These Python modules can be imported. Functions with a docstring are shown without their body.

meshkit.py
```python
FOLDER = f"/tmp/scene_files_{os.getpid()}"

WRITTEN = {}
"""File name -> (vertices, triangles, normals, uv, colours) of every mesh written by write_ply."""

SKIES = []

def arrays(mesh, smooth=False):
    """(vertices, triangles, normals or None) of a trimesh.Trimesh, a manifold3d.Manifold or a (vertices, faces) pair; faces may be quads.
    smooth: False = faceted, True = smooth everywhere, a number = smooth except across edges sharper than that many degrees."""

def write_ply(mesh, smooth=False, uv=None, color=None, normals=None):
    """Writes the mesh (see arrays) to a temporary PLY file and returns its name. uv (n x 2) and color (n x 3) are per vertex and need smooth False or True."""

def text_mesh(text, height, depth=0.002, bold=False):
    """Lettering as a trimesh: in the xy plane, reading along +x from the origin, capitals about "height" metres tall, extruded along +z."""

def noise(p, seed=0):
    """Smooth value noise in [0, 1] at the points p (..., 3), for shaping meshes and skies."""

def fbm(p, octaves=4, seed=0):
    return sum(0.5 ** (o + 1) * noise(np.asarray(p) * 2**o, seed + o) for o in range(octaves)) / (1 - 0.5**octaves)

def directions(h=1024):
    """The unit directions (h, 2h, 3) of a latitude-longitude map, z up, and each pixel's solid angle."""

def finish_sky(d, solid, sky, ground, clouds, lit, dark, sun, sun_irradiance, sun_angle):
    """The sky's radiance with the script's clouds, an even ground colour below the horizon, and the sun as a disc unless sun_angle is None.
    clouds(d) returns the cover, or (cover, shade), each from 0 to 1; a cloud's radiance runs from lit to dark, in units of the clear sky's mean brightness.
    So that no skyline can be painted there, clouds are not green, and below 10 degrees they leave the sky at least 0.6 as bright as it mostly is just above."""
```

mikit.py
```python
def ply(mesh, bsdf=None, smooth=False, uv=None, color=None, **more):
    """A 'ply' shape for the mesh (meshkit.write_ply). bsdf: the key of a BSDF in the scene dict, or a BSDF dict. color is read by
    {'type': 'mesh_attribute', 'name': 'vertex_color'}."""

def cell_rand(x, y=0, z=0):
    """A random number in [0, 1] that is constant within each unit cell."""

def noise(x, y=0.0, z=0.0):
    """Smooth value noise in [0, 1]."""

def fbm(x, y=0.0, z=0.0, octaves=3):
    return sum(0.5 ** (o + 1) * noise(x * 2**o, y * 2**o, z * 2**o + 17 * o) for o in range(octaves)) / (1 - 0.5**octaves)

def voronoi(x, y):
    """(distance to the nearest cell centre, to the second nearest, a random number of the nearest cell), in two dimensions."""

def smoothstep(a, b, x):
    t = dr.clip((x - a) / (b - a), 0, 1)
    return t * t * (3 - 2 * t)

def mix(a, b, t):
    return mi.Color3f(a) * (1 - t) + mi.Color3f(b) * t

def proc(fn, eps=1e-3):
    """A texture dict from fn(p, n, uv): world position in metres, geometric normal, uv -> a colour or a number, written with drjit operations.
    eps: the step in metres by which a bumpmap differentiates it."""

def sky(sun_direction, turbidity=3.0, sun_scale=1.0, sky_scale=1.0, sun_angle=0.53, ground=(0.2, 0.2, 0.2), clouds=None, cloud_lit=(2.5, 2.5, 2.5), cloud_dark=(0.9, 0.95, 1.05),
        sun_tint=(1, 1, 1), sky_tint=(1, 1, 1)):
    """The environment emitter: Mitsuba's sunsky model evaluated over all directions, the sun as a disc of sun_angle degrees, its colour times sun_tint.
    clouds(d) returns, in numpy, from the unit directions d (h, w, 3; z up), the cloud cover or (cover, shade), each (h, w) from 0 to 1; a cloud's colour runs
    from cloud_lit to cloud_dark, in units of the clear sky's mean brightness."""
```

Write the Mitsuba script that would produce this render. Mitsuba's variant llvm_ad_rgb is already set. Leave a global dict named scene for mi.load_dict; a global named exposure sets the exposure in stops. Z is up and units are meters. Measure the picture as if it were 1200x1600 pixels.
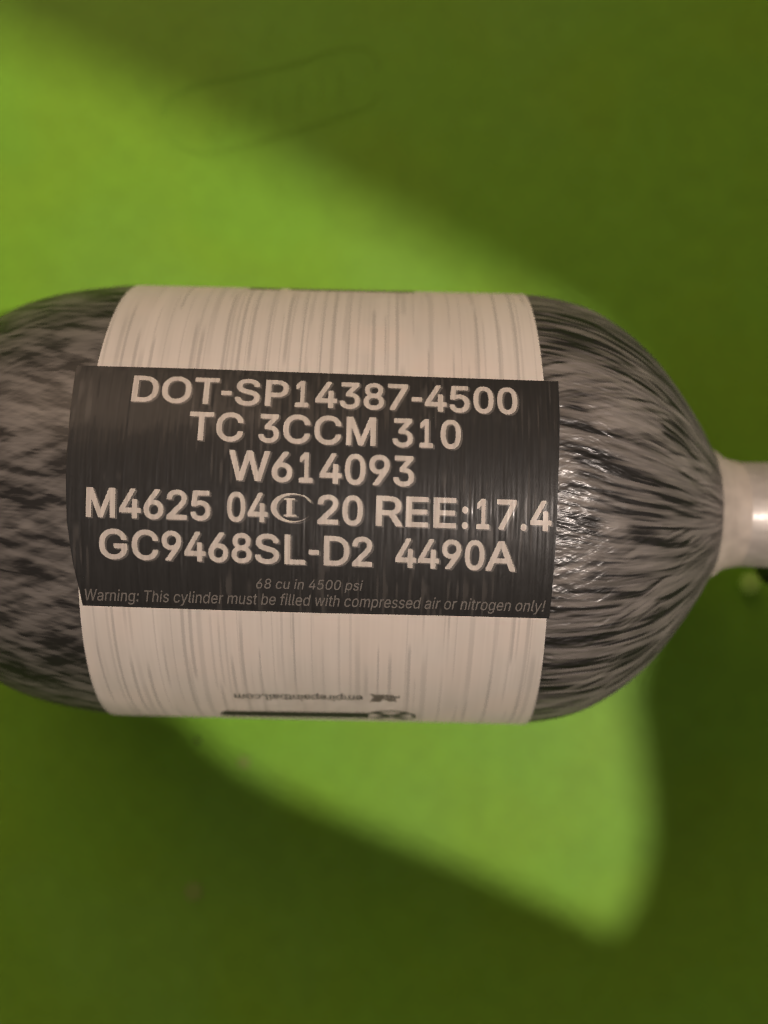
import math
import numpy as np
import trimesh
import drjit as dr
import mitsuba as mi
import mikit
import meshkit
from shapely import affinity, union_all
from shapely.geometry import Polygon, Point, box, LineString
from scipy.interpolate import PchipInterpolator

T = mi.ScalarTransform4f
MM = 0.001
scene, labels = {}, {}
# ------------------------------------------------------------------ camera, light, exposure
R = 56.0                                    # tank radius in mm
CAM_Z = 352.8 * MM                          # lens above the tabletop
FOV = 2 * math.degrees(math.atan(600 / 1744.0))
scene['camera'] = {
    'type': 'thinlens', 'fov': FOV, 'fov_axis': 'x', 'aperture_radius': 3.5 * MM, 'focus_distance': 242 * MM,
    'near_clip': 0.01, 'far_clip': 20.0,
    'to_world': T().look_at(origin=[0, 0, CAM_Z], target=[0, 0, 0], up=[0, 1, 0]),
}
exposure = 0.0
BULB = np.array([546.0, -120.0, 1400.0])    # mm, key lamp bulb
KEY = (425000.0, 362000.0, 322000.0)
FILL = (2.50, 1.76, 1.22)
ROOM = (0.135, 0.105, 0.080)
scene['room_light'] = {'type': 'constant', 'radiance': {'type': 'rgb', 'value': list(ROOM)}}

# ------------------------------------------------------------------ materials
P = mikit.proc


def ss(a, b, x):
    return mikit.smoothstep(a, b, x)


def green_col(p, n, uv):
    a = mikit.fbm(p.x * 30 + 5, p.y * 30 + 9, 3.0, octaves=3)
    b = mikit.fbm(p.x * 22 + 50, p.y * 22 + 31, 7.0, octaves=2)
    g = mikit.noise(p.x * 2600, p.y * 2600, 1.0)
    c = mikit.mix((0.200, 0.450, 0.026), (0.210, 0.438, 0.022), ss(0.3, 0.7, a))
    c = mikit.mix(c, (0.208, 0.452, 0.042), ss(0.5, 0.8, b) * 0.7)
    h = mikit.fbm(p.x * 170 + 5, p.y * 170 + 9, 5.0, octaves=3)
    return c * (0.90 + 0.06 * g + 0.14 * h)


def green_bump(p, n, uv):
    return mikit.fbm(p.x * 900, p.y * 900, 2.0, octaves=2)


scene['green_plastic'] = {'type': 'twosided', 'bsdf': {'type': 'bumpmap', 'scale': 0.00003, 'arbitrary': P(green_bump, 3e-4),
    'bsdf': {'type': 'principled', 'base_color': P(green_col), 'roughness': 0.55, 'specular': 0.35}}}
scene['green_stain'] = {'type': 'twosided', 'bsdf': {'type': 'principled', 'base_color': {'type': 'rgb', 'value': [0.188, 0.405, 0.026]}, 'roughness': 0.6, 'specular': 0.3}}
scene['pale_green'] = {'type': 'twosided', 'bsdf': {'type': 'principled', 'base_color': {'type': 'rgb', 'value': [0.50, 0.82, 0.16]}, 'roughness': 0.5, 'specular': 0.4}}
scene['grey_crumb'] = {'type': 'twosided', 'bsdf': {'type': 'principled', 'base_color': {'type': 'rgb', 'value': [0.27, 0.40, 0.08]}, 'roughness': 0.7}}
scene['dark_crumb'] = {'type': 'twosided', 'bsdf': {'type': 'principled', 'base_color': {'type': 'rgb', 'value': [0.09, 0.15, 0.03]}, 'roughness': 0.7}}


# uv of every tank surface: u = arc length along the axis in mm, v = angle round the tank in radians (0 on top)
def tow(u, v, lean, wide, long, seed):
    """Fibre tows: long along the axis, leaning round the tank."""
    a = v * R + lean * u
    wob = 2.2 * (mikit.noise(u * 0.09 + seed, v * 6 + seed, 1.0) - 0.5)
    return mikit.fbm((a + wob) / wide + 100, u / long + 100 + seed, seed, octaves=3)


def carbon_col(p, n, uv):
    u, v = uv.x, uv.y
    right = ss(-20.0, 20.0, u)
    bend = 2.0 * (mikit.noise(u * 0.05 + 50, v * 2.0 + 50, 4.0) - 0.5)
    a = mikit.fbm((v * R + 0.12 * u + bend) / 1.12 + 100, u / 15.0 + 100, 3.0, octaves=2)
    b = mikit.fbm((v * R - 0.30 * u - bend) / 1.30 + 100, u / 12.0 + 130, 11.0, octaves=2)
    g = mikit.fbm((v * R + 0.04 * u) / 0.45 + 20, u / 6.0 + 90, 17.0, octaves=2)
    m = mikit.fbm(u / 12.0 + 70, v * R / 7.0 + 80, 9.0, octaves=2)
    pick = ss(0.44, 0.68, m) * 0.75
    t = a * (1 - pick) + b * pick
    t = ss(0.22, 0.74, t) * 0.80 + 0.40 * (g - 0.5) + 0.50 * (m - 0.5) + 0.08
    l = mikit.fbm((v * R + 0.24 * u + 2 * bend) / 1.7 + 140, u / 8.0 + 150, 21.0, octaves=3) * 0.6 + mikit.fbm((v * R - 0.35 * u) / 1.5 + 170, u / 7.0 + 110, 25.0, octaves=3) * 0.4
    l = 0.42 + 0.66 * (ss(0.25, 0.75, l) - 0.5) + 0.26 * (g - 0.5) + 0.30 * (m - 0.5)
    t = t * right + l * (1 - right)
    near = 1 - ss(56.0, 68.0, u)                               # looser, paler winding beside the wrap
    t = t * (1 - 0.35 * near * right) + 0.12 * near * right - 0.14
    return mikit.mix((0.011, 0.0105, 0.0105), (0.235, 0.215, 0.198), dr.clip(t, 0, 1))


def carbon_bump(p, n, uv):
    u, v = uv.x, uv.y
    flat = 0.02 + 0.98 * ss(62.0, 74.0, dr.abs(u + 2.0))        # smoother resin close to the wrap
    return flat * (tow(u, v, 0.22, 1.7, 7.0, 23.0) + 0.5 * tow(u, v, -0.3, 1.1, 4.0, 31.0))


scene['carbon_fibre'] = {'type': 'twosided', 'bsdf': {'type': 'bumpmap', 'scale': 0.00068, 'arbitrary': P(carbon_bump, 1.5e-4),
    'bsdf': {'type': 'principled', 'base_color': P(carbon_col), 'roughness': 0.42, 'specular': 0.45, 'clearcoat': 0.9, 'clearcoat_gloss': 0.74}}}


def strand(u, v, pitch, seed, width):
    """Thin lines that run round the tank at uneven places, each for part of the way."""
    x = u / pitch + 200.0
    x = x + 0.05 * (mikit.noise(v * 3.0 + 30, u * 0.1 + 40, seed) - 0.5)
    i = dr.floor(x)
    at = 0.2 + 0.6 * mikit.cell_rand(i, seed)
    d = dr.abs(x - i - at) * pitch
    on = ss(0.30, 0.55, mikit.noise(v * 2.6 + 9 * mikit.cell_rand(i, seed + 1) + 50, i * 1.0, seed))
    w = width * (0.6 + 0.9 * mikit.cell_rand(i, seed + 2))
    return (1 - ss(w * 0.35, w, d)) * on


def hoop_bump(p, n, uv):
    u, v = uv.x, uv.y
    return mikit.fbm(u / 0.55 + 300, v * 5.0 + 90, 2.0, octaves=2) + 0.9 * mikit.noise(u / 2.4 + 300, v * 16.0 + 90, 6.0)


def sleeve_col(p, n, uv):
    u, v = uv.x, uv.y
    bands = mikit.noise(u / 3.1 + 100, v * 1.2 + 10, 4.0)
    fine = mikit.fbm(u / 0.45 + 100, v * 4.0 + 10, 8.0, octaves=2)
    m = mikit.fbm(u / 11 + 30, v * 4 + 30, 2.0, octaves=2)
    c = mikit.mix((0.57, 0.525, 0.475), (0.68, 0.625, 0.570), bands * 0.6 + fine * 0.4)
    c = mikit.mix(c, (0.68, 0.595, 0.530), ss(0.4, 0.8, m) * 0.5)
    dark = dr.maximum(strand(u, v, 3.7, 3.0, 0.42), 0.6 * strand(u, v, 6.3, 14.0, 0.6))
    dark = dr.maximum(dark, 0.5 * strand(u + 3.0, v, 2.9, 27.0, 0.30))
    return mikit.mix(c, (0.33, 0.305, 0.28), dark * 0.50)


scene['cream_wrap'] = {'type': 'twosided', 'bsdf': {'type': 'bumpmap', 'scale': 0.00003, 'arbitrary': P(hoop_bump, 1.5e-4),
    'bsdf': {'type': 'principled', 'base_color': P(sleeve_col), 'roughness': 0.5, 'specular': 0.4, 'clearcoat': 0.25, 'clearcoat_gloss': 0.85}}}


def label_col(p, n, uv):
    u, v = uv.x, uv.y
    fine = mikit.fbm(u / 0.40 + 100, v * 5.0 + 10, 8.0, octaves=2)
    streak = ss(0.62, 0.9, mikit.noise(u / 0.7 + 100, v * 9.0 + 40, 3.0)) * ss(0.4, 0.7, mikit.noise(u / 9 + 100, v * 5, 5.0))
    c = mikit.mix((0.013, 0.013, 0.013), (0.024, 0.0235, 0.023), fine)
    return mikit.mix(c, (0.09, 0.082, 0.075), streak * 0.4)


scene['black_print'] = {'type': 'twosided', 'bsdf': {'type': 'bumpmap', 'scale': 0.00009, 'arbitrary': P(hoop_bump, 1.5e-4),
    'bsdf': {'type': 'principled', 'base_color': P(label_col), 'roughness': 0.48, 'specular': 0.28, 'clearcoat': 0.6, 'clearcoat_gloss': 0.93}}}


def letter_col(p, n, uv):
    u, v = uv.x, uv.y
    fine = mikit.fbm(u / 0.45 + 100, v * 4.0 + 10, 8.0, octaves=2)
    return mikit.mix((0.42, 0.38, 0.34), (0.60, 0.54, 0.485), fine)


def simple(fn_or_rgb, rough=0.48, coat=0.4):
    col = fn_or_rgb if isinstance(fn_or_rgb, dict) else {'type': 'rgb', 'value': list(fn_or_rgb)}
    return {'type': 'twosided', 'bsdf': {'type': 'bumpmap', 'scale': 0.00009, 'arbitrary': P(hoop_bump, 1.5e-4),
        'bsdf': {'type': 'principled', 'base_color': col, 'roughness': rough, 'specular': 0.5, 'clearcoat': coat, 'clearcoat_gloss': 0.92}}}


scene['white_print'] = simple(P(letter_col))
scene['painted_ghost'] = simple((0.105, 0.096, 0.088))  # tone for the doubled image in the resin, painted beside the letters
scene['small_print'] = simple((0.150, 0.137, 0.125))
scene['dark_print'] = simple((0.030, 0.030, 0.026))
scene['grey_print'] = simple((0.13, 0.115, 0.10))


def neck_col(p, n, uv):
    m = mikit.fbm(uv.x / 3 + 60, uv.y * 9 + 30, 2.0, octaves=3)
    return mikit.mix((0.40, 0.365, 0.335), (0.56, 0.515, 0.475), m)


def neck_bump(p, n, uv):
    return mikit.fbm(uv.x / 0.35 + 100, uv.y * 5 + 10, 1.0, octaves=2)


scene['bare_aluminium'] = {'type': 'twosided', 'bsdf': {'type': 'bumpmap', 'scale': 0.00002, 'arbitrary': P(neck_bump, 1.5e-4),
    'bsdf': {'type': 'principled', 'base_color': P(neck_col), 'roughness': 0.5, 'metallic': 0.35, 'specular': 0.5, 'clearcoat': 1.0, 'clearcoat_gloss': 0.80}}}


def collar_col(p, n, uv):
    m = mikit.fbm(uv.x / 4 + 60, uv.y * 6 + 30, 2.0, octaves=3)
    return mikit.mix((0.34, 0.30, 0.26), (0.52, 0.46, 0.40), m)


scene['pale_resin'] = {'type': 'twosided', 'bsdf': {'type': 'principled', 'base_color': P(collar_col), 'roughness': 0.4, 'specular': 0.5, 'clearcoat': 0.3, 'clearcoat_gloss': 0.85}}
scene['black_anodised'] = {'type': 'twosided', 'bsdf': {'type': 'principled', 'base_color': {'type': 'rgb', 'value': [0.012, 0.011, 0.012]}, 'roughness': 0.35, 'metallic': 0.2}}
scene['lamp_enamel'] = {'type': 'twosided', 'bsdf': {'type': 'principled', 'base_color': {'type': 'rgb', 'value': [0.02, 0.02, 0.022]}, 'roughness': 0.5}}

# ------------------------------------------------------------------ helpers
ANGLE = -1.3                                                  # the tank lies turned a little on the table
PLACE = T().translate([-13.62 * MM, 1.87 * MM, R * MM]).rotate([0, 0, 1], ANGLE)


def add(key, mesh, mat, place=None, smooth=False, uv=None, label=None, category=None, kind=None, group=None, **more):
    m = mikit.ply(mesh, mat, smooth=smooth, uv=uv, **more)
    if place is not None:
        m['to_world'] = place
    scene[key] = m
    d = {k: v for k, v in dict(label=label, category=category, kind=kind, group=group).items() if v}
    if d:
        labels[key] = d


def revolve(xs, rs, n=256, lean=None):
    """A surface of revolution about the local x axis (mm in, metres out) with uv (arc mm, angle)."""
    xs, rs = np.asarray(xs, float), np.asarray(rs, float)
    s = np.concatenate([[0], np.cumsum(np.hypot(np.diff(xs), np.diff(rs)))]) + xs[0]
    ph = np.linspace(-math.pi, math.pi, n + 1)
    X = np.repeat(xs[:, None], n + 1, 1)
    Rr = np.repeat(rs[:, None], n + 1, 1)
    if lean is not None:
        X = X + lean(X, ph[None, :])
    v = np.stack([X, Rr * np.sin(ph), Rr * np.cos(ph)], -1).reshape(-1, 3) * MM
    uv = np.stack([np.repeat(s[:, None], n + 1, 1), np.repeat(ph[None], len(xs), 0)], -1).reshape(-1, 2)
    i, j = np.meshgrid(np.arange(len(xs) - 1), np.arange(n), indexing='ij')
    a = (i * (n + 1) + j).ravel()
    f = np.stack([a, a + n + 1, a + n + 2, a + 1], 1)
    f = np.vstack([f[:, [0, 2, 1]], f[:, [0, 3, 2]]])
    return trimesh.Trimesh(v, f, process=False), uv


def wrap(shape, radius, step=0.9):
    """A flat print (x along the tank, y round it, in mm) laid on the cylinder of this radius."""
    vs, fs, at = [], [], 0
    for g in getattr(shape, 'geoms', [shape]):
        if g.area < 1e-4:
            continue
        v, f = trimesh.creation.triangulate_polygon(g, engine='earcut')
        v, f = trimesh.remesh.subdivide_to_size(np.column_stack([v, np.zeros(len(v))]), f, step, max_iter=14)
        vs.append(v)
        fs.append(f + at)
        at += len(v)
    v, f = np.vstack(vs), np.vstack(fs)
    ph = v[:, 1] / R
    w = np.stack([v[:, 0], radius * np.sin(ph), radius * np.cos(ph)], 1) * MM
    m = trimesh.Trimesh(w, f, process=False)
    nrm = m.face_normals
    c = m.triangles_center.copy()
    c[:, 0] = 0
    bad = (nrm * c).sum(1) < 0
    f = f.copy()
    f[bad] = f[bad][:, ::-1]
    return trimesh.Trimesh(w, f, process=False), np.stack([v[:, 0], ph], 1)


# left and right edge of each wide bold capital and the step to the next, in thousandths of the type size (capitals are 716 tall)
WIDE = {'D': (72, 686, 722), 'O': (44, 734, 778), 'T': (22, 590, 611), '-': (45, 290, 333), 'S': (40, 622, 667), 'P': (73, 622, 667), '1': (108, 425, 556), '4': (20, 532, 556), '3': (37, 516, 556),
        '8': (38, 517, 556), '7': (42, 515, 556), '5': (45, 516, 556), '0': (41, 514, 556), 'C': (47, 677, 722), 'M': (71, 761, 833), 'W': (4, 938, 944), '6': (42, 518, 556), '9': (38, 513, 556),
        '2': (27, 507, 556), 'R': (73, 716, 722), 'E': (73, 619, 667), ':': (98, 236, 333), '.': (72, 209, 278), 'G': (44, 717, 778), 'L': (76, 580, 611), 'A': (0, 719, 722), ' ': (0, 0, 278)}
GLYPHS = {}


def outline(text, bold=False):
    """Lettering as a shapely shape with capitals one unit tall, read from the caps of meshkit's extruded letters."""
    m = meshkit.text_mesh(text, 1.0, depth=0.1, bold=bold)
    top = np.abs(m.triangles[:, :, 2] - 0.1).max(1) < 1e-6
    return union_all([Polygon(t[:, :2]).buffer(1e-4) for t in m.triangles[top]])


def flat_text(text, fat=0.0, italic=0.0, bold=False):
    s = outline(text, bold).buffer(fat).simplify(0.006)
    if italic:
        s = affinity.affine_transform(s, [1, italic, 0, 1, 0, 0])
    return s


def bold_text(text, fat=0.029):
    """Bold capitals set one by one on their own widths, with sharp corners."""
    out, x = [], 0.0
    for ch in text:
        a, b, step = (k / 716.0 for k in WIDE[ch])
        if ch != ' ':
            if ch not in GLYPHS:
                g = outline(ch).simplify(0.008)
                l, _, r, _ = g.bounds
                g = affinity.affine_transform(g, [(b - a - 2 * fat) / (r - l), 0, 0, 1 - 2 * fat, fat - l * (b - a - 2 * fat) / (r - l), fat])
                GLYPHS[ch] = g.buffer(fat, join_style='mitre', mitre_limit=1.6).simplify(0.004)
            out.append(affinity.translate(GLYPHS[ch], x + a, 0))
        x += step
    return union_all(out)


def fit(shape, x0, x1, y0, y1, slope):
    """Scales a print so that it fills this box on the label, its foot following the label's slight slope."""
    a, b, c, d = shape.bounds
    sx, sy = (x1 - x0) / (c - a), (y1 - y0) / (d - b)
    return affinity.affine_transform(shape, [sx, 0, slope * sx, sy, x0 - a * sx, y0 - b * sy + slope * (-a * sx)])


# ------------------------------------------------------------------ setting: the green tabletop
n = 60
top = trimesh.creation.box([2.4, 2.4, 0.02])
top.apply_translation([0, 0, -0.01])
add('tabletop', top, 'green_plastic', kind='structure')
labels['tabletop']['label'] = 'smooth bright green plastic tabletop under the tank'
PX = 0.2025 * MM                                              # one photograph pixel on the tabletop


def table(px, py):
    return ((px - 600) * PX, (800 - py) * PX)


ring = [(258, 165), (273, 150), (317, 132), (390, 117), (467, 98), (513, 82), (557, 75), (582, 85), (592, 112), (588, 150), (572, 168), (533, 182), (473, 201), (407, 221), (350, 236), (305, 238), (272, 220), (258, 190)]
ring = np.array([table(*q) for q in ring])
tt = np.linspace(0, 1, len(ring) + 1)
from scipy.interpolate import CubicSpline
cs = CubicSpline(tt, np.vstack([ring, ring[:1]]), bc_type='periodic')
loop = Polygon(cs(np.linspace(0, 1, 160, endpoint=False)))
rng = np.random.default_rng(4)
stain = loop.buffer(0.0007).difference(loop.buffer(-0.0005))
stain = stain.difference(union_all([Point(*table(262, 200)).buffer(0.004), Point(*table(596, 130)).buffer(0.0035)]))
for k in range(7):                                            # faint worn strokes inside the ring
    x, y = 330 + 33 * k, 190 - 9.5 * k + rng.uniform(-4, 4)
    stroke = LineString([table(x + rng.uniform(-6, 6), y + 22), table(x + rng.uniform(-6, 10), y - 20)]).buffer(0.00022)
    stain = stain.union(stroke)
stain_m = trimesh.util.concatenate([trimesh.creation.extrude_polygon(g, 0.00035, engine='earcut') for g in getattr(stain, 'geoms', [stain])])
stain_m.apply_translation([0, 0, -0.0001])
add('tabletop__ring_mark', stain_m, 'green_stain', label='faint darker green elongated ring mark on the plastic')

# ------------------------------------------------------------------ the tank
prof = PchipInterpolator([-109.5, -108.6, -106, -101, -94.5, -85.9, -77.2, -68.7, -60.3, -52, 44, 50, 54.7, 63, 71.5, 80.3, 89.3, 94.8, 98.4, 101.5, 103],
                         [1, 10, 22, 32.5, 40.5, 47.05, 51.4, 53.8, 55.2, 56, 56, 55.9, 55.35, 53.4, 49.2, 42.3, 31.8, 23.9, 18.2, 15.2, 14.2])
xs = np.concatenate([np.linspace(-109.5, -100, 24), np.linspace(-99, -52, 50), np.linspace(-50, 44, 30), np.linspace(45, 101.8, 90)])
m, uv = revolve(xs, prof(xs))
add('air_tank__shell', m, 'carbon_fibre', PLACE, True, uv, label='glossy grey and black carbon fibre shell with domed ends')
labels['air_tank'] = {'label': 'carbon fibre compressed air tank with black label lying on the green tabletop', 'category': 'air tank'}

# pale resin lip where the carbon ends, then the bare neck
xs = np.array([97.4, 98.2, 99.0, 99.8, 100.6, 101.5, 102.5, 103.7, 105.2, 106.6, 107.4])
rs = np.concatenate([prof(xs[:4]) + [-0.35, -0.08, 0.10, 0.26], [16.75, 15.85, 15.15, 14.65, 14.3, 14.1, 13.7]])


def ragged(X, ph):
    a = np.mod(ph, 2 * math.pi)
    q = np.stack([np.cos(a) * 5 + 9, np.sin(a) * 5 + 9, a * 0 + 2], -1)
    w = (meshkit.fbm(q, 3, 6) - 0.5) * 3.2
    return w * np.clip((103.5 - X) / 5.5, 0, 1)


m, uv = revolve(xs, rs, 160)
add('air_tank__resin_lip', m, 'pale_resin', PLACE, True, uv, label='pale resin lip between the carbon shell and the neck')
xs = np.array([104, 107, 112, 118.5, 119, 119.3])
rs = np.array([13.7, 13.8, 13.9, 14.1, 13.9, 13.2])
m, uv = revolve(xs, rs, 160)
add('air_tank__neck', m, 'bare_aluminium', PLACE, True, uv, label='bare aluminium neck with a bright highlight')

# regulator screwed into the neck, mostly outside the frame
def rod(x0, x1, r, ch=0.6):
    mm_, uv_ = revolve([x0, x0, x0 + ch, x1 - ch, x1, x1], [0.01, r - ch, r, r, r - ch, 0.01], 96)
    return mm_, uv_


m, uv = rod(121.2, 158, 14.6, 1.0)
add('air_tank__regulator', m, 'black_anodised', PLACE, 30, label='black regulator body on the neck')
m, uv = rod(118.8, 121.6, 11.5, 0.3)
add('air_tank__regulator__collar', m, 'black_anodised', PLACE, 30)
m, uv = rod(0, 13, 5.2, 0.8)
m.apply_transform(trimesh.transformations.rotation_matrix(math.radians(90), [0, 1, 0]))        # now along -z
m.apply_transform(trimesh.transformations.rotation_matrix(math.radians(-24), [1, 0, 0]))
m.apply_translation([124.5 * MM, -10.2 * MM, -8.8 * MM])
add('air_tank__regulator__gauge', m, 'black_anodised', PLACE, 30, label='small round black gauge under the regulator')

# cream wrap round the middle; its rims are not quite parallel
def lean(X, ph):
    s = np.sin(ph)
    left, right = -52.1 + 1.95 * s, 49.35 - 1.6 * s
    t = (X + 50) / 100
    return left + (right - left) * t - X


xs = np.linspace(-50, 50, 60)
m, uv = revolve(xs, np.full(60, R + 0.16), 256, lean)
uv[:, 0] = m.vertices[:, 0] / MM
add('air_tank__cream_wrap', m, 'cream_wrap', PLACE, True, uv, label='cream wrap with thin grey lines round the middle of the tank')

# black label: a leaning patch with faint raggedness at the left rim
L0, L1 = [(-55.6, 31.0), (-55.3, 18), (-55.1, 5), (-54.7, -5), (-53.6, -14.4), (-52.6, -20.5), (-52.2, -24.3)], [(50.6, -24.9), (50.85, -7.7), (51.1, 6.2), (51.6, 20), (51.75, 29.6)]
lab = Polygon(L0 + [(-28, -24.6), (0, -24.85), (28, -24.8)] + L1 + [(27.2, 29.95), (-1.3, 30.4), (-29.9, 30.85)])
m, uv = wrap(lab, R + 0.26, 1.2)
add('air_tank__black_label', m, 'black_print', PLACE, True, uv, label='black label with five large lines of pale capitals and numbers')

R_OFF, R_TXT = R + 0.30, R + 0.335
counts = {}


def printed(name, shape, mat, radius, holder='air_tank__black_label', label=None):
    k = f'{holder}__{name}'
    c = counts.get(k, 0)
    counts[k] = c + 1
    if c:
        k += f'_{c:03d}'
    m, uv = wrap(shape, radius)
    add(k, m, mat, PLACE, True, uv, label=label)
    return k


# every piece of lettering: text, x from, x to, foot at x = 0, cap height, slope of the line
LINES = [
    ('first line reading DOT-SP14387-4500', [('DOT-SP14387-4500', -42.4, 42.45)], 21.25, 6.95, -0.0120),
    ('second line reading TC 3CCM 310', [('TC 3CCM 310', -29.2, 30.0)], 12.75, 6.85, -0.0110),
    ('third line reading W614093', [('W614093', -20.1, 20.1)], 4.2, 6.9, -0.012),
    ('fourth line reading M4625 04 20 REE:17.4', [('M4625', -50.6, -23.6), ('04', -20.2, -11.4), ('20', -0.7, 9.1), ('REE:17.4', 11.9, 49.8)], -4.55, 6.6, -0.0085),
    ('fifth line reading GC9468SL-D2 4490A', [('GC9468SL-D2', -47.8, 11.4), ('4490A', 16.3, 42.4)], -13.55, 6.8, -0.0085),
]
for what, pieces, foot, cap, slope in LINES:
    shapes = []
    for text, x0, x1 in pieces:
        s = bold_text(text)
        shapes.append(fit(s, x0, x1, foot + slope * x0, foot + slope * x0 + cap, slope))
    s = union_all(shapes)
    printed('lettering', s, 'white_print', R_TXT, label=what)
    ghost = affinity.translate(s, 0.42, -0.28).difference(s.buffer(0.01))  # optical doubling of the letters painted in as a darker offset copy
    printed('painted_ghost', ghost, 'painted_ghost', R_OFF)

# round mark between 04 and 20: a thin open C that narrows to its ends, with a serif I inside
def crescent(cx, cy, rx, ry):
    o = affinity.scale(Point(0, 0).buffer(1, 64), rx, ry)
    i = affinity.translate(affinity.scale(Point(0, 0).buffer(1, 64), rx * 0.86, ry * 0.90), rx * 0.15, 0)
    c = o.difference(i)
    c = c.union(Polygon([(rx * 0.52, ry * 0.90), (rx * 0.80, ry * 0.50), (rx * 0.93, ry * 0.36), (rx * 0.90, ry * 0.86)]).intersection(o.buffer(0.2)))
    c = c.difference(Polygon([(rx * 0.1, 0), (rx * 1.3, ry * 0.40), (rx * 1.3, -ry * 0.52)]))
    return affinity.translate(c, cx, cy)


cI = crescent(-6.3, -1.1, 4.5, 3.15)
stem = union_all([box(-7.35, -2.9, -6.15, 0.95), box(-7.95, 0.55, -5.55, 0.95), box(-7.95, -3.0, -5.2, -2.55)])
mark = union_all([cI, stem])
printed('lettering', mark, 'white_print', R_TXT, label='open round C mark with a small I inside it')
printed('painted_ghost', affinity.translate(mark, 0.55, -0.3).difference(mark.buffer(0.01)), 'painted_ghost', R_OFF)

s = flat_text('68 cu in 4500 psi', 0.006, 0.2)
s = fit(s, -13.9, 9.5, -19.75, -16.75, 0.003)
printed('small_print', s, 'small_print', R_TXT, label='tiny italic line reading 68 cu in 4500 psi')
s = flat_text('Warning: This cylinder must be filled with compressed air or nitrogen only!', 0.006, 0.2)
s = fit(s, -51.4, 49.5, -23.75, -20.05, -0.003)
printed('small_print', s, 'small_print', R_TXT, label='tiny italic warning line along the foot of the label')

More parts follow.
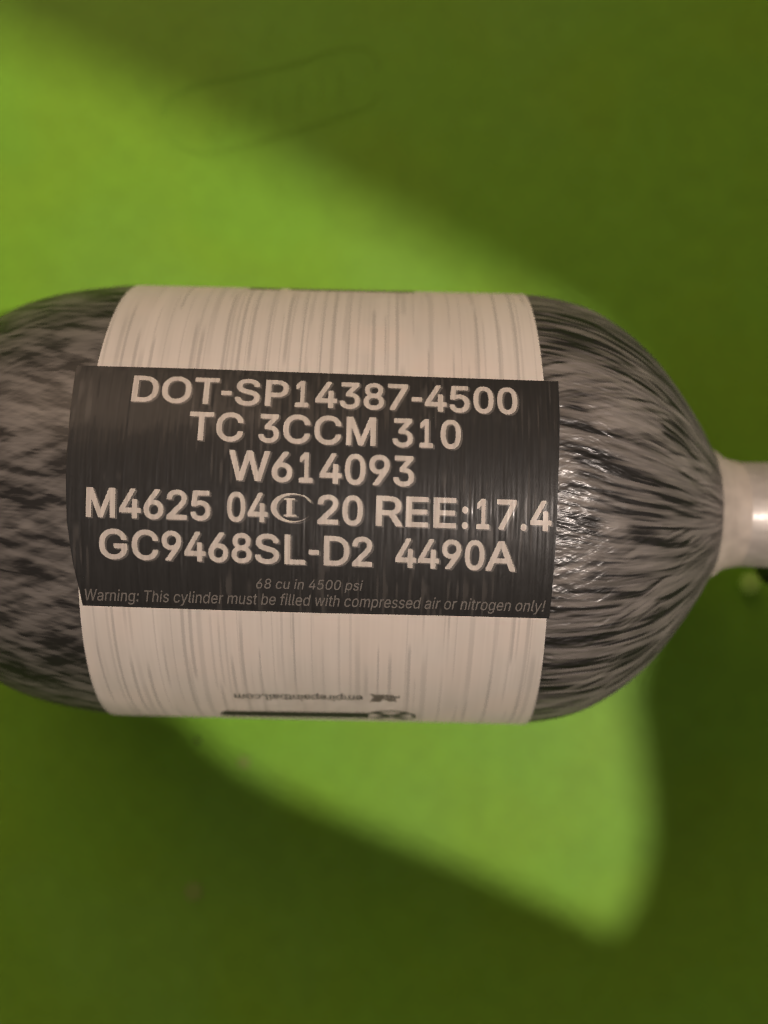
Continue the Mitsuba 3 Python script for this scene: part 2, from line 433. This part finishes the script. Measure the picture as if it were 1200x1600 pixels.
# upside-down print low on the cream wrap
H = 'air_tank__cream_wrap'
s = affinity.rotate(flat_text('empirepaintball.com', 0.004, 0, True), 180, origin=(0, 0))
s = fit(s, -20.8, 9.65, -55.6, -51.6, 0.018)
printed('web_address', s, 'dark_print', R + 0.2, H, 'small upside-down web address on the lower part of the wrap')
s = union_all([affinity.skew(affinity.translate(box(-1.3, -1.9, 1.3, 1.9), 13.2, -53.2), 20, 0), affinity.skew(affinity.translate(box(-1.1, -1.7, 1.0, 1.7).difference(box(-0.5, -0.6, 0.6, 0.6)), 16.3, -53.0), -15, 0),
               LineString([(11.8, -51.4), (15.2, -53.6), (18.0, -52.2)]).buffer(0.45)])
printed('emblem', s, 'grey_print', R + 0.2, H, 'small dark emblem beside the upside-down web address')
rim = affinity.scale(Point(0, 0).buffer(1, 48), 6.4, 5.0)
cut = union_all([affinity.scale(Point(0, 0).buffer(1, 32), 5.4, 3.9)])
star = affinity.scale(union_all([LineString([(-3.6, 2.6), (3.6, -2.6)]).buffer(1.1), LineString([(-3.6, -2.6), (3.6, 2.6)]).buffer(1.1)]), 1, 1)
badge = rim.difference(cut).union(star.intersection(rim))
bar = Polygon([(-25.6, -66.4), (-24.2, -63.9), (-8, -63.4), (10.5, -62.9), (10.8, -69.0), (-8, -70.0), (-24.2, -70.4), (-25.8, -68.5)])
s = union_all([affinity.translate(badge, 16.4, -65.6), bar])
printed('logo_bar', s, 'dark_print', R + 0.2, H, 'dark bar with a crossed oval badge at its right end')
s = union_all([box(-21.5, 69.6, -13.5, 76), box(-11.3, 69.9, 20, 76)])
printed('logo_bar', s, 'grey_print', R + 0.2, H, 'dark bar on the upper edge of the wrap')

# ------------------------------------------------------------------ crumbs and a paler green blob on the tabletop
def crumb(key, px, py, r, squash, mat, seed, label, category):
    s = trimesh.creation.icosphere(subdivisions=3, radius=1.0)
    v = s.vertices * (0.8 + 0.4 * meshkit.fbm(s.vertices * 1.6 + 7, 2, seed)[:, None])
    v = v * np.array([r, r, r * squash]) * MM
    v[:, 2] -= v[:, 2].min()
    x, y = table(px, py)
    add(key, trimesh.Trimesh(v + [x, y, 0], s.faces, process=False), mat, None, True, label=label, category=category)


crumb('pale_blob', 1166, 911, 3.3, 0.8, 'pale_green', 2, 'small pale green blob on the tabletop just below the tank neck', 'green_blob')
crumb('crumb', 303, 1392, 3.0, 0.12, 'grey_crumb', 5, 'faint pale fleck on the shaded tabletop near the lower left', 'crumb')
crumb('crumb_001', 381, 1190, 2.0, 0.2, 'grey_crumb', 6, 'pale fleck on the tabletop at the edge of the light below the tank', 'crumb')
crumb('crumb_002', 309, 1156, 0.9, 0.4, 'dark_crumb', 8, 'tiny dark speck on the tabletop just under the left half of the tank', 'crumb')

# ------------------------------------------------------------------ key lamp: a small bulb; the long hood is added to shape its pool of light
pool = [(-600, -262), (-300, -110), (0, 42), (225, 145), (350, 211), (500, 293), (775, 440), (905, 512), (985, 600), (1040, 690), (1060, 780), (1040, 880), (1000, 975), (978, 1080), (996, 1180), (1008, 1270), (1004, 1340),
        (992, 1395), (976, 1434), (954, 1456), (900, 1428), (750, 1360), (600, 1299), (450, 1235), (380, 1198), (325, 1155), (285, 1110), (220, 1080), (150, 1055), (-100, 975), (-350, 890), (-600, 805)]
lip = np.array([[(q[0] - 600) * 0.2025, (800 - q[1]) * 0.2025] for q in pool])
# the mouth is cut aslant: its upper rim ends nearer the bulb, so that edge of the pool is softer
mouth_t = 228.0 + 62.0 * np.clip((np.array([q[1] - 0.5 * q[0] for q in pool]) - 500) / 480.0, -1, 1)
lip = BULB[:2] + (lip - BULB[:2]) * (mouth_t / BULB[2])[:, None]
OUT = np.array([[q[0], -q[1]] for q in pool], float)
OUT -= OUT.mean(0)
OUT /= np.linalg.norm(OUT, axis=1, keepdims=True)
N = len(lip)


def ring_at(scale, shift, grow, z):
    at = lip if shift == 0 else BULB[:2] + OUT * scale * 45
    return np.column_stack([at + OUT * grow, np.zeros(N) + z])


zt, zm = BULB[2] + 14, BULB[2] - mouth_t
rings = [ring_at(1, 0, 0, zm), ring_at(1, 0, 2.0, zm), ring_at(0.12, 1, 20, BULB[2] + 2), ring_at(0.10, 1, 14, zt), ring_at(0.08, 1, 11, zt - 2), ring_at(0.12, 1, 16, BULB[2] + 1), ring_at(1, 0, 0.5, zm + 1.0)]
v = np.vstack(rings)
f = []
K = len(rings)
for a in range(K):
    b = (a + 1) % K
    for i in range(N):
        j = (i + 1) % N
        f.append([a * N + i, a * N + j, b * N + j, b * N + i])
hood = meshkit.arrays((v * MM, np.array(f)))
add('key_lamp__added_hood', trimesh.Trimesh(hood[0], hood[1], process=False), 'lamp_enamel')
labels['key_lamp'] = {'label': 'unseen key lamp to the right, with a black hood added to shape its pool of light', 'category': 'lamp'}
capm = trimesh.creation.cylinder(0.026, 0.006, sections=48)
capm.apply_translation(BULB * MM + [0, 0, 0.0155])
add('key_lamp__cap', capm, 'lamp_enamel')
scene['key_lamp__bulb'] = {'type': 'disk', 'to_world': T().translate(list(BULB * MM)).rotate([0, 1, 0], 180).scale(0.0019),
                               'emitter': {'type': 'area', 'radiance': {'type': 'rgb', 'value': list(KEY)}}}
stemx = 0.62
def pole(a, b, r):
    return trimesh.creation.cylinder(r, segment=[a, b], sections=24)


add('key_lamp__arm', pole([BULB[0] * MM, BULB[1] * MM, 1.121], [stemx, -0.16, 1.121], 0.006), 'lamp_enamel', smooth=30)
add('key_lamp__stem', pole([stemx, -0.16, 0.018], [stemx, -0.16, 1.127], 0.007), 'lamp_enamel', smooth=30)
b = trimesh.creation.cylinder(0.09, 0.018, sections=64)
b.apply_translation([stemx, -0.16, 0.0095])
add('key_lamp__base', b, 'lamp_enamel', smooth=30)

# ------------------------------------------------------------------ fill panel added out of view beyond the upper edge, cased like a lamp: the soft weak light
pos, aim = np.array([-0.50, 0.98, 0.84]), np.array([0.0, 0.0, 0.05])
d = (aim - pos) / np.linalg.norm(aim - pos)
frame = T().look_at(origin=list(pos), target=list(aim), up=[0, 0, 1])
case = trimesh.creation.box([0.86, 0.86, 0.03])
case.apply_translation([0, 0, -0.018])
add('fill_panel__case', case, 'lamp_enamel', frame)
labels['fill_panel'] = {'label': 'square fill light panel added out of view beyond the upper left of the picture', 'category': 'lamp'}
scene['fill_panel__diffuser'] = {'type': 'rectangle', 'to_world': frame @ T().scale([0.40, 0.40, 1]),
                                 'emitter': {'type': 'area', 'radiance': {'type': 'rgb', 'value': list(FILL)}}}
foot = pos - d * 0.04
add('fill_panel__stand', pole([foot[0], foot[1], 0.0], list(foot), 0.012), 'lamp_enamel', smooth=30)
